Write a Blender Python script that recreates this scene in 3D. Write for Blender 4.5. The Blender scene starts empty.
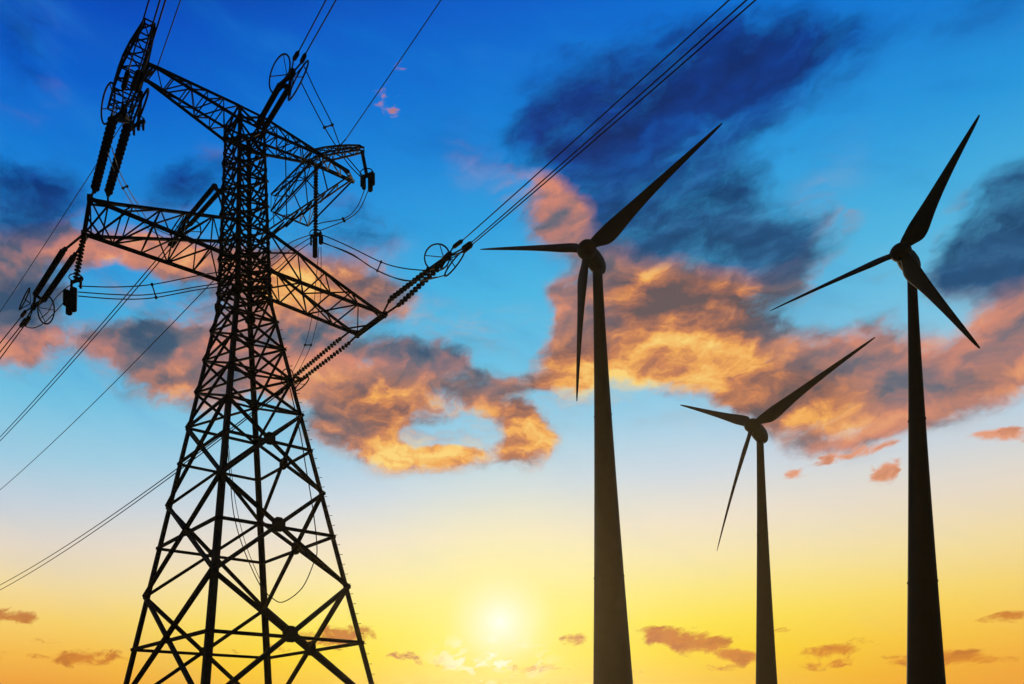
import bpy, bmesh, math, random
import numpy as np
from mathutils import Vector, Matrix
R = math.radians
random.seed(7)
S = bpy.context.scene
C = S.collection

# ------------------------------------------------------------------ camera
FOC, PPX, PPY, PIT, EYE = 764.744, 284.064, 681.131, 0.067, 1.7
cam = bpy.data.cameras.new('camera')
cam.sensor_width = 36.0
cam.lens = FOC / 1024 * 36
cam.shift_x = (512 - PPX) / 1024
cam.shift_y = (PPY - 342) / 1024
cam.clip_start = 0.2
cam.clip_end = 20000
camo = bpy.data.objects.new('camera', cam)
C.objects.link(camo)
camo.location = (0, 0, EYE)
camo.rotation_euler = (math.pi / 2 + PIT, 0, 0)
S.camera = camo
S.view_settings.view_transform = 'Standard'
S.view_settings.look = 'None'
S.view_settings.exposure = 0.0
S.view_settings.gamma = 1.0
S.view_settings.use_curve_mapping = False
S.render.engine = 'CYCLES'
S.cycles.use_denoising = True
S.cycles.max_bounces = 4
S.cycles.volume_bounces = 0

CP, SP = math.cos(PIT), math.sin(PIT)


def ray(px, py):
    """direction from the camera for one point of the photograph"""
    a = (px - PPX) / FOC
    b = (PPY - py) / FOC
    return Vector((a, CP - b * SP, SP + b * CP))


def at_depth(px, py, Y):
    d = ray(px, py)
    return d * (Y / d.y) + Vector((0, 0, EYE))


def at_height(px, py, z):
    d = ray(px, py)
    return d * ((z - EYE) / d.z) + Vector((0, 0, EYE))


def on_plane(px, py, P, dxy):
    """the point of that ray in the vertical plane through P along dxy"""
    d = ray(px, py)
    n = Vector((-dxy[1], dxy[0], 0))
    return d * ((P.x * n.x + P.y * n.y) / (d.x * n.x + d.y * n.y)) + Vector((0, 0, EYE))


# ------------------------------------------------------------------ sky
SUN_AZ = math.atan2((500 - PPX), FOC)
_d = ray(500, 622).normalized()
SUN_EL = math.asin(_d.z)


def lin(c):
    out = []
    for v in c:
        v = max(v, 0) / 255
        out.append(v / 12.92 if v <= 0.04045 else ((v + 0.055) / 1.055) ** 2.4)
    return (*out, 1.0)


def sky_chart(px, py):
    d = ray(px, py)
    h = math.hypot(d.x, d.y)
    return np.array([math.atan2(d.x, d.y), d.z / h])


world = bpy.data.worlds.new('World')
S.world = world
world.use_nodes = True
nt = world.node_tree
for n in list(nt.nodes):
    nt.nodes.remove(n)
LK = nt.links.new


def plug(sock, v):
    if isinstance(v, bpy.types.NodeSocket):
        LK(v, sock)
    elif v is not None:
        sock.default_value = v


def M(op, a, b=None, c=None, clamp=False):
    n = nt.nodes.new('ShaderNodeMath')
    n.operation = op
    n.use_clamp = clamp
    plug(n.inputs[0], a)
    if b is not None:
        plug(n.inputs[1], b)
    if c is not None:
        plug(n.inputs[2], c)
    return n.outputs[0]


def step(v, lo, hi, a=0.0, b=1.0):
    n = nt.nodes.new('ShaderNodeMapRange')
    n.interpolation_type = 'SMOOTHSTEP'
    plug(n.inputs[0], v)
    plug(n.inputs[1], lo)
    plug(n.inputs[2], hi)
    n.inputs[3].default_value = a
    n.inputs[4].default_value = b
    return n.outputs[0]


def mix(f, a, b, mode='MIX'):
    n = nt.nodes.new('ShaderNodeMix')
    n.data_type = 'RGBA'
    n.blend_type = mode
    plug(n.inputs[0], f)
    plug(n.inputs[6], a)
    plug(n.inputs[7], b)
    return n.outputs[2]


def ramp(v, stops, interp='LINEAR'):
    n = nt.nodes.new('ShaderNodeValToRGB')
    plug(n.inputs[0], v)
    e = n.color_ramp.elements
    n.color_ramp.interpolation = interp
    while len(e) < len(stops):
        e.new(0.5)
    for k, (p, c) in enumerate(sorted(stops)):
        e[k].position = p
        e[k].color = lin(c)
    return n.outputs[0]


def comb(x, y, z=0.0):
    n = nt.nodes.new('ShaderNodeCombineXYZ')
    plug(n.inputs[0], x)
    plug(n.inputs[1], y)
    plug(n.inputs[2], z)
    return n.outputs[0]


def vmath(op, a, b):
    n = nt.nodes.new('ShaderNodeVectorMath')
    n.operation = op
    plug(n.inputs[0], a)
    plug(n.inputs[1], b)
    return n.outputs[0]


def noise(v, scale, detail=6, rough=0.55, lac=2.0, out=0):
    n = nt.nodes.new('ShaderNodeTexNoise')
    n.noise_dimensions = '3D'
    plug(n.inputs['Vector'], v)
    n.inputs['Scale'].default_value = scale
    n.inputs['Detail'].default_value = detail
    n.inputs['Roughness'].default_value = rough
    n.inputs['Lacunarity'].default_value = lac
    return n.outputs[out]


def mapping(v, loc, rot, sc, kind='TEXTURE'):
    n = nt.nodes.new('ShaderNodeMapping')
    n.vector_type = kind
    plug(n.inputs[0], v)
    n.inputs[1].default_value = loc
    n.inputs[2].default_value = (0, 0, rot)
    n.inputs[3].default_value = sc
    return n.outputs[0]


def blob(v, px, py, rx, ry, ang):
    """soft patch of the sky: centre and half axes in degrees of sky, given as points of the view"""
    c = sky_chart(px, py)
    J = np.stack([(sky_chart(px + 1, py) - c), (sky_chart(px, py + 1) - c)], 1)
    a = R(ang)
    A = J @ np.array([[math.cos(a) * rx, math.sin(a) * ry], [-math.sin(a) * rx, math.cos(a) * ry]])
    U, s, _ = np.linalg.svd(A)
    m = mapping(v, (c[0], c[1], 0), math.atan2(U[1, 0], U[0, 0]), (s[0], s[1], 1))
    g = nt.nodes.new('ShaderNodeTexGradient')
    g.gradient_type = 'SPHERICAL'
    LK(m, g.inputs[0])
    return step(g.outputs[1], 0.0, 0.85)


def field(v, blobs):
    acc = None
    for px, py, rx, ry, ang, amp in blobs:
        acc = M('MULTIPLY_ADD', blob(v, px, py, rx, ry, ang), amp, acc if acc is not None else 0.0)
    return acc


tc = nt.nodes.new('ShaderNodeTexCoord')
sep = nt.nodes.new('ShaderNodeSeparateXYZ')
LK(tc.outputs['Generated'], sep.inputs[0])
dx, dy, dz = sep.outputs
hyp = M('MAXIMUM', M('SQRT', M('ADD', M('MULTIPLY', dx, dx), M('MULTIPLY', dy, dy))), 0.001)
az = M('ARCTAN2', dx, dy)
el = M('DIVIDE', dz, hyp)
chart = comb(az, el)
# clear sky: a ramp over elevation towards the sun, another one away from it
TOP = sky_chart(512, 0)[1]


def yel(py):
    return max(0.0, min(1.0, (sky_chart(500, py)[1] + 0.1) / (TOP + 0.2)))


e01 = M('DIVIDE', M('ADD', el, 0.1), TOP + 0.2, clamp=True)
near_sun = ramp(e01, [(yel(760), (250, 150, 30)), (yel(700), (255, 200, 22)), (yel(660), (255, 222, 38)), (yel(630), (255, 232, 74)),
                      (yel(600), (254, 234, 130)), (yel(570), (251, 233, 176)), (yel(535), (242, 228, 205)), (yel(490), (208, 219, 228)),
                      (yel(430), (154, 206, 230)), (yel(370), (110, 194, 228)), (yel(300), (76, 182, 226)), (yel(220), (46, 158, 222)),
                      (yel(140), (24, 132, 216)), (yel(70), (10, 112, 210)), (yel(0), (4, 94, 202)), (1.0, (4, 70, 175))])
off_sun = ramp(e01, [(yel(760), (225, 120, 40)), (yel(690), (243, 158, 56)), (yel(655), (248, 188, 74)), (yel(620), (249, 210, 108)),
                     (yel(585), (244, 219, 160)), (yel(545), (230, 217, 200)), (yel(505), (200, 211, 220)), (yel(460), (160, 205, 226)),
                     (yel(400), (116, 194, 226)), (yel(330), (76, 178, 222)), (yel(250), (36, 148, 218)), (yel(160), (16, 122, 212)),
                     (yel(80), (5, 94, 202)), (yel(0), (1, 74, 188)), (1.0, (2, 54, 150))])
daz = M('ABSOLUTE', M('SUBTRACT', az, SUN_AZ))
sky = mix(step(daz, 0.10, 0.62), near_sun, off_sun)
# slow unevenness of the clear air
veil = noise(mapping(chart, (0, 0, 0), R(-25), (2.2, 1, 1)), 5.0, 5, 0.6)
sky = mix(M('MULTIPLY', step(veil, 0.5, 0.8), 0.10), sky, lin((90, 175, 230)))
mott = noise(mapping(chart, (2.0, 5.0, 0), R(-32), (3.0, 1, 1)), 9.0, 7, 0.6)
sky = mix(M('MULTIPLY', step(mott, 0.5, 0.75), step(el, 0.25, 0.6, 0.05, 0.30)), sky, lin((40, 140, 215)))
sky = mix(M('MULTIPLY', step(mott, 0.5, 0.3), step(el, 0.25, 0.6, 0.0, 0.22)), sky, lin((2, 66, 160)))
# the glow round the low sun
sd = ray(500, 622).normalized()
dotn = nt.nodes.new('ShaderNodeVectorMath')
dotn.operation = 'DOT_PRODUCT'
LK(tc.outputs['Generated'], dotn.inputs[0])
dotn.inputs[1].default_value = sd
sang = M('ARCCOSINE', M('MINIMUM', dotn.outputs['Value'], 1.0))
sky = mix(M('MULTIPLY', M('POWER', M('SUBTRACT', 1.0, M("DIVIDE", sang, 0.28, clamp=True)), 1.9), 0.75), sky, lin((255, 248, 160)))

# clouds: where they are, then how each patch of them is toned
warp = noise(chart, 5.0, 5, 0.6, out=1)
wv = vmath('MULTIPLY', vmath('SUBTRACT', warp, (0.5, 0.5, 0.5)), (0.10, 0.075, 0.0))
warp2 = noise(chart, 20.0, 4, 0.6, out=1)
wv = vmath('ADD', wv, vmath('MULTIPLY', vmath('SUBTRACT', warp2, (0.5, 0.5, 0.5)), (0.035, 0.028, 0.0)))
cv = vmath('ADD', chart, wv)
soft = vmath('ADD', chart, vmath('MULTIPLY', wv, (0.55, 0.55, 0.0)))
aniso = mapping(cv, (0, 0, 0), R(14), (1.35, 1.0, 1.0))
n1 = noise(aniso, 9.0, 10, 0.62)
puff = M('ABSOLUTE', M('SUBTRACT', noise(mapping(cv, (3.1, 1.7, 0), R(10), (1.3, 1.0, 1.0)), 22.0, 7, 0.55), 0.5))
fine = noise(mapping(chart, (0, 0, 0), R(12), (1.5, 1.0, 1.0)), 60.0, 6, 0.65)


def relief_of(scale, off, det):
    a = noise(mapping(cv, (0, 0, 0), R(12), (1.25, 1.0, 1.0)), scale, det, 0.5)
    b_ = noise(mapping(vmath('ADD', cv, off), (0, 0, 0), R(12), (1.25, 1.0, 1.0)), scale, det, 0.5)
    return M('SUBTRACT', a, b_)


relief = M('ADD', M('MULTIPLY', relief_of(9.0, (0.012, -0.036, 0.0), 3), 1.0), M('MULTIPLY', relief_of(26.0, (0.004, -0.012, 0.0), 4), 0.75))
streak = noise(mapping(cv, (1.3, 4.2, 0), R(-16), (2.6, 1.0, 1.0)), 24.0, 6, 0.6)

COVER = [  # px, py, rx, ry, angle, amount
    # the great dark cloud high in the middle
    (625, 115, 150, 115, 35, 0.95), (700, 80, 150, 90, 25, 0.9), (575, 95, 110, 80, 40, 0.5), (680, 45, 130, 50, 15, 0.45), (790, 70, 130, 80, 25, 0.8), (690, 185, 140, 110, 50, 1.35), (620, 190, 90, 70, 20, 0.4), (560, 150, 80, 90, 20, 0.5),
    (880, 30, 90, 40, 15, 0.15), (15, 45, 60, 110, 20, 0.42), (965, 20, 110, 50, 20, 0.3), (480, 150, 60, 60, 20, 0.2), (640, 225, 130, 80, 0, 1.15), (730, 265, 130, 60, -8, 0.8), (543, 205, 62, 46, -30, 0.55), (795, 238, 90, 60, 30, 0.95), (700, 270, 130, 60, 0, 0.4),
    # the lit band under it
    (620, 330, 120, 90, -10, 1.0), (700, 350, 150, 80, -12, 1.0), (790, 390, 140, 75, -14, 1.0), (880, 375, 110, 74, 10, 0.95), (572, 345, 56, 84, 0, 0.75), (520, 380, 80, 18, 4, 0.6),
    (850, 440, 110, 26, 14, 0.75), (960, 390, 110, 52, 24, 0.95), (1015, 335, 90, 70, 35, 1.0), (1085, 290, 110, 90, 30, 0.8), (860, 320, 60, 50, 30, 0.3),
    # dark cloud at the right edge
    (995, 236, 104, 70, 42, 1.9), (1050, 210, 100, 90, 20, 1.0), (950, 272, 50, 36, 50, 0.4),
    # left bands
    (15, 200, 110, 68, -5, 1.3), (110, 250, 150, 34, -5, 0.85), (215, 275, 120, 50, -10, 0.8), (310, 285, 120, 55, -15, 0.95), (375, 292, 66, 36, -20, 0.65),
    (15, 300, 110, 80, 0, 0.9), (185, 184, 76, 38, 20, 0.95), (345, 230, 95, 44, -15, 0.6), (20, 350, 80, 40, 0, 0.7), (-50, 270, 120, 120, 0, 0.6),
    (120, 330, 80, 50, -20, 0.65), (170, 365, 110, 62, -25, 1.0), (250, 350, 130, 75, 0, 0.95), (330, 380, 110, 74, -8, 1.0), (430, 358, 100, 40, -3, 0.95), (495, 395, 95, 36, -35, 0.8),
    (440, 458, 110, 26, 4, 0.95), (525, 440, 46, 44, 40, 0.85), (360, 430, 90, 46, 0, 0.65),
    # holes of clear sky
    (110, 302, 62, 44, 15, -0.8), (445, 438, 76, 18, -4, -0.34), (430, 398, 110, 36, -6, 0.75), (362, 362, 28, 12, 0, -0.5), (515, 325, 60, 46, 20, -0.8), (640, 412, 70, 30, -25, -0.8),
    (865, 285, 70, 40, 35, -0.8), (968, 362, 36, 16, 30, -0.4), (850, 433, 50, 7, 12, -0.35), (800, 175, 70, 30, 30, -0.35),
]
SMALL = [(690, 640, 66, 22, -6, 1.0), (740, 656, 48, 14, -8, 0.85), (655, 634, 30, 12, 0, 0.5), (830, 651, 62, 11, 6, 0.9), (835, 664, 58, 10, 6, 0.7), (577, 638, 28, 11, 0, 0.8), (953, 657, 52, 15, 0, 0.85), (905, 660, 40, 11, 0, 0.6), (1008, 617, 46, 12, 4, 0.95),
         (12, 616, 48, 13, -6, 1.0), (88, 658, 66, 14, 0, 0.9), (335, 636, 74, 20, -2, 0.9), (15, 655, 42, 10, 0, 0.6), (885, 472, 30, 18, 30, 0.95), (795, 475, 22, 10, 0, 0.9), (995, 435, 56, 14, 0, 0.9), (855, 452, 70, 12, 14, 0.8),
         (389, 103, 24, 36, 30, 0.4), (400, 66, 16, 12, 0, 0.3), (445, 662, 60, 10, 0, 0.45), (540, 668, 50, 10, 0, 0.5), (600, 672, 60, 10, 0, 0.5), (260, 650, 50, 10, 0, 0.5), (1000, 660, 40, 9, 0, 0.6), (620, 655, 26, 8, 0, 0.5), (870, 640, 30, 7, 0, 0.45), (400, 655, 30, 8, 0, 0.45), (50, 640, 40, 7, 0, 0.4), (980, 636, 24, 6, 0, 0.4), (715, 668, 40, 7, 0, 0.5), (780, 630, 24, 7, 0, 0.4)]
ORANGE = [(680, 292, 150, 44, -5, 0.8), (640, 360, 140, 80, -5, 1.0), (740, 385, 150, 80, -10, 1.0), (820, 405, 90, 50, 10, 0.5), (300, 285, 110, 50, 0, 0.8), (380, 300, 70, 40, 0, 0.4), (430, 455, 150, 46, 5, 1.0), (530, 430, 70, 60, 0, 1.0), (420, 410, 130, 50, -8, 0.8),
          (330, 410, 110, 60, 0, 0.5), (560, 380, 80, 50, 0, 0.8), (700, 315, 100, 50, 0, 0.6), (645, 300, 70, 40, 0, 0.2), (200, 270, 90, 35, 0, 0.3), (180, 390, 90, 40, -20, 0.35), (980, 390, 90, 30, 20, 0.25)]
NAVY = [(15, 45, 90, 130, 20, 1.2), (965, 20, 140, 80, 20, 1.2), (650, 80, 290, 170, 25, 1.5), (800, 60, 240, 130, 20, 1.3), (700, 180, 180, 120, 40, 1.2), (590, 130, 150, 120, 0, 0.8), (770, 245, 150, 70, 10, 0.95), (640, 225, 110, 36, 0, 0.3), (690, 306, 180, 54, -10, -1.1), (985, 235, 120, 80, 42, 1.5), (1060, 200, 130, 110, 0, 1.2),
        (15, 185, 150, 78, 0, 1.5), (185, 180, 120, 56, 0, 1.2), (345, 222, 120, 56, 0, 1.0), (545, 207, 72, 54, -30, -1.4), (20, 300, 90, 60, 0, 0.35), (120, 330, 80, 46, -20, 0.15), (440, 345, 110, 34, 0, 0.25), (860, 370, 90, 50, 0, -0.5)]
LIGHT = [(690, 342, 120, 20, -14, 0.24), (600, 365, 80, 56, 10, 0.36), (720, 400, 150, 26, -12, 0.24), (855, 390, 60, 34, 40, 0.26), (430, 460, 130, 22, 4, 0.36), (530, 435, 54, 48, 0, 0.25), (430, 405, 110, 22, -10, 0.35), (305, 290, 80, 35, -10, 0.36),
         (110, 255, 150, 26, -5, 0.25), (555, 205, 60, 50, -30, 0.25), (1005, 350, 90, 50, 30, 0.2), (880, 430, 110, 30, 12, 0.12), (20, 352, 70, 30, 0, 0.25), (310, 380, 110, 54, -5, 0.24), (180, 395, 100, 36, -25, 0.2), (200, 320, 50, 22, 0, 0.2),
         (690, 300, 160, 44, -12, -0.18), (790, 325, 80, 34, -25, -0.15), (440, 350, 100, 30, -5, -0.26), (25, 295, 90, 46, 0, -0.42), (140, 335, 80, 40, -25, -0.3), (620, 295, 70, 60, 0, -0.04)]
cover = field(soft, COVER)
nv = field(soft, NAVY)
navy = M('ADD', nv, M('MULTIPLY', M('MULTIPLY', M('SUBTRACT', n1, 0.5), 1.1), step(nv, 0.05, 0.5)), clamp=True)
orange = M('ADD', field(chart, ORANGE), M('MULTIPLY', M('SUBTRACT', streak, 0.5), 0.8), clamp=True)
light = field(soft, LIGHT)
dens = M('ADD', M('MULTIPLY', M('MINIMUM', cover, 1.2), 0.95), M('MULTIPLY', M('SUBTRACT', n1, 0.5), 2.5))
dens = M('ADD', dens, M('MULTIPLY', M('SUBTRACT', 0.12, puff), 0.9))
dens = M('ADD', dens, M('MULTIPLY', M('SUBTRACT', fine, 0.5), 0.55))
alpha = M('MULTIPLY', step(dens, 0.12, M('MULTIPLY_ADD', navy, 0.52, 0.88)), step(cover, 0.02, 0.5))
veils = field(soft, [(430, 430, 110, 40, -6, 1.0), (540, 400, 90, 30, -10, 0.7), (640, 405, 110, 26, -5, 0.6), (420, 320, 120, 40, -10, 0.5), (500, 330, 80, 40, 0, 0.35), (860, 290, 90, 50, 20, 0.4), (110, 300, 90, 50, 10, 0.55), (900, 440, 120, 26, 14, 0.6), (800, 180, 110, 60, 30, 0.3)])
wisp = M('MULTIPLY', M('MULTIPLY', step(streak, 0.40, 0.70), M('MAXIMUM', step(cover, 0.0, 0.45), veils)), 0.55)
alpha = M('MAXIMUM', alpha, wisp)
tone = M('ADD', M('ADD', M('MULTIPLY_ADD', relief, 1.35, 0.40), light), M('MULTIPLY', M('SUBTRACT', fine, 0.5), 0.12))
tone = M('ADD', tone, M('MULTIPLY', M('MULTIPLY', M('SUBTRACT', streak, 0.53), 2.3), orange))
tone = M('ADD', tone, M('MULTIPLY', M('SUBTRACT', 0.9, M('MINIMUM', dens, 1.4)), 0.14), clamp=True)
c_pink = ramp(tone, [(0.0, (62, 80, 104)), (0.25, (104, 100, 110)), (0.45, (160, 114, 108)), (0.68, (212, 132, 104)), (1.0, (244, 166, 114))])
c_orange = ramp(tone, [(0.0, (104, 78, 72)), (0.25, (150, 94, 72)), (0.5, (206, 126, 70)), (0.7, (244, 168, 72)), (1.0, (255, 212, 112))])
high = step(el, sky_chart(640, 270)[1], sky_chart(640, 120)[1])
c_navy = mix(high, ramp(tone, [(0.0, (18, 52, 96)), (0.4, (32, 74, 120)), (0.7, (54, 102, 148)), (1.0, (100, 124, 150))]),
             ramp(tone, [(0.0, (0, 32, 96)), (0.4, (2, 48, 128)), (0.7, (6, 72, 160)), (1.0, (24, 104, 190))]))
cloud = mix(orange, c_pink, c_orange)
cloud = mix(navy, cloud, c_navy)
sky = mix(M('MULTIPLY', alpha, 0.95), sky, cloud)
# the small low clouds over the horizon and a few wisps
sn = noise(mapping(cv, (0, 0, 0), R(4), (1.8, 1, 1)), 58.0, 8, 0.62)
sf = field(chart, SMALL)
small = M('ADD', M('MULTIPLY', sf, 0.9), M('MULTIPLY', M('SUBTRACT', sn, 0.5), 2.6))
sa = M('MULTIPLY', step(small, 0.30, 0.86), step(sf, 0.02, 0.3))
low = ramp(e01, [(yel(690), (228, 140, 36)), (yel(640), (206, 124, 48)), (yel(600), (192, 122, 68)), (yel(480), (238, 160, 126)), (yel(430), (238, 160, 130)), (yel(300), (170, 130, 150)), (yel(100), (190, 140, 165))])
low = mix(M('MULTIPLY', step(sn, 0.5, 0.7), 0.5), low, lin((170, 94, 46)))
sky = mix(M('MULTIPLY', sa, 0.95), sky, low)
# the sun itself, burnt out, and the bright flecks below it
core = M('POWER', M('SUBTRACT', 1.0, M('DIVIDE', sang, 0.075, clamp=True)), 1.7)
sky = mix(M('MULTIPLY', core, 1.0), sky, (1.0, 1.0, 0.85, 1.0))
fl = M('MULTIPLY', step(noise(mapping(cv, (0, 0, 0), R(3), (2.4, 1, 1)), 60.0, 6, 0.6), 0.48, 0.6), field(chart, [(490, 660, 80, 36, 0, 1.0)]))
sky = mix(M('MULTIPLY', fl, 1.0), sky, (1.0, 0.97, 0.72, 1.0))

# the evening air in front (see haze) adds its own glow round the sun: what stands behind it is darker by as much
HG, DENSITY, AIR_TOP = 0.82, 0.000075, 104.0
phase = M('DIVIDE', (1 - HG * HG) / (4 * math.pi), M('POWER', M('MAXIMUM', M('SUBTRACT', 1 + HG * HG, M('MULTIPLY', dotn.outputs['Value'], 2 * HG)), 0.001), 1.5))
air = M('MULTIPLY', M('MULTIPLY', phase, M('DIVIDE', AIR_TOP, M('MAXIMUM', dz, 0.06))), DENSITY * 2.5 * 0.92)
sky = mix(1.0, sky, comb(air, M('MULTIPLY', air, 0.80 * 0.78), M('MULTIPLY', air, 0.50 * 0.44)), 'SUBTRACT')
clampn = nt.nodes.new('ShaderNodeVectorMath')
clampn.operation = 'MAXIMUM'
LK(sky, clampn.inputs[0])
clampn.inputs[1].default_value = (0, 0, 0)
sky = clampn.outputs[0]

# dusk: away from the sun the sky is far darker, and so is everything under the horizon
sh = Vector((sd.x, sd.y, 0)).normalized()
face = M('DIVIDE', M('ADD', M('MULTIPLY', dx, sh.x), M('MULTIPLY', dy, sh.y)), hyp)
dim = M('MULTIPLY', step(face, -0.25, 0.45, 0.05, 1.0), step(el, -0.12, -0.02, 0.08, 1.0))
dim = M('MULTIPLY', dim, step(el, 1.6, 3.5, 1.0, 0.25))
nish = nt.nodes.new('ShaderNodeTexSky')
nish.sky_type = 'NISHITA'
nish.sun_disc = False
nish.sun_elevation = SUN_EL
nish.sun_rotation = SUN_AZ
nish.altitude = 200
bg1 = nt.nodes.new('ShaderNodeBackground')
LK(mix(1.0, sky, comb(dim, dim, dim), 'MULTIPLY'), bg1.inputs[0])
bg1.inputs[1].default_value = 1.0
bg2 = nt.nodes.new('ShaderNodeBackground')
LK(nish.outputs[0], bg2.inputs[0])
bg2.inputs[1].default_value = 0.0015
add = nt.nodes.new('ShaderNodeAddShader')
LK(bg1.outputs[0], add.inputs[0])
LK(bg2.outputs[0], add.inputs[1])
wo = nt.nodes.new('ShaderNodeOutputWorld')
LK(add.outputs[0], wo.inputs[0])
world.cycles.sampling_method = 'MANUAL'
world.cycles.sample_map_resolution = 512

sun = bpy.data.lights.new('sun', 'SUN')
sun.energy = 2.5
sun.angle = R(0.6)
sun.color = (1.0, 0.80, 0.50)
suno = bpy.data.objects.new('sun', sun)
C.objects.link(suno)
suno.rotation_euler = (-sd).to_track_quat('-Z', 'Y').to_euler()
suno.location = sd * 300

# ------------------------------------------------------------------ materials
def material(name, base, rough=0.5, metal=0.0, var=0.3, scale=1.5, bump=0.0):
    m = bpy.data.materials.new(name)
    m.use_nodes = True
    t = m.node_tree
    b = t.nodes['Principled BSDF']
    tc_ = t.nodes.new('ShaderNodeTexCoord')
    n = t.nodes.new('ShaderNodeTexNoise')
    n.inputs['Scale'].default_value = scale
    n.inputs['Detail'].default_value = 6
    t.links.new(tc_.outputs['Object'], n.inputs['Vector'])
    r = t.nodes.new('ShaderNodeValToRGB')
    r.color_ramp.elements[0].position = 0.3
    r.color_ramp.elements[1].position = 0.7
    r.color_ramp.elements[0].color = (*[c * (1 - var) for c in base], 1)
    r.color_ramp.elements[1].color = (*[min(1, c * (1 + var)) for c in base], 1)
    t.links.new(n.outputs[0], r.inputs[0])
    t.links.new(r.outputs[0], b.inputs['Base Color'])
    b.inputs['Roughness'].default_value = rough
    b.inputs['Specular IOR Level'].default_value = 0.12
    b.inputs['Metallic'].default_value = metal
    if bump:
        bp = t.nodes.new('ShaderNodeBump')
        bp.inputs['Strength'].default_value = bump
        t.links.new(n.outputs[0], bp.inputs['Height'])
        t.links.new(bp.outputs[0], b.inputs['Normal'])
    return m


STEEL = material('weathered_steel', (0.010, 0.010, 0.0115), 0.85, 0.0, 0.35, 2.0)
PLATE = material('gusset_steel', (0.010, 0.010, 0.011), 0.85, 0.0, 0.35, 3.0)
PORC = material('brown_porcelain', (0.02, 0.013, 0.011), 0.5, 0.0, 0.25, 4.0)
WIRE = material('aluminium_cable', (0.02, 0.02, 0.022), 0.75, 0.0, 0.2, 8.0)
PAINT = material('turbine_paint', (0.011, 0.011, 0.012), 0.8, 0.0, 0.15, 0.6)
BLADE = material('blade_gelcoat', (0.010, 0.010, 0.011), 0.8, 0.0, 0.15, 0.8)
EARTH = material('dry_grassland', (0.06, 0.055, 0.03), 0.95, 0.0, 0.5, 0.08, 0.3)


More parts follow.
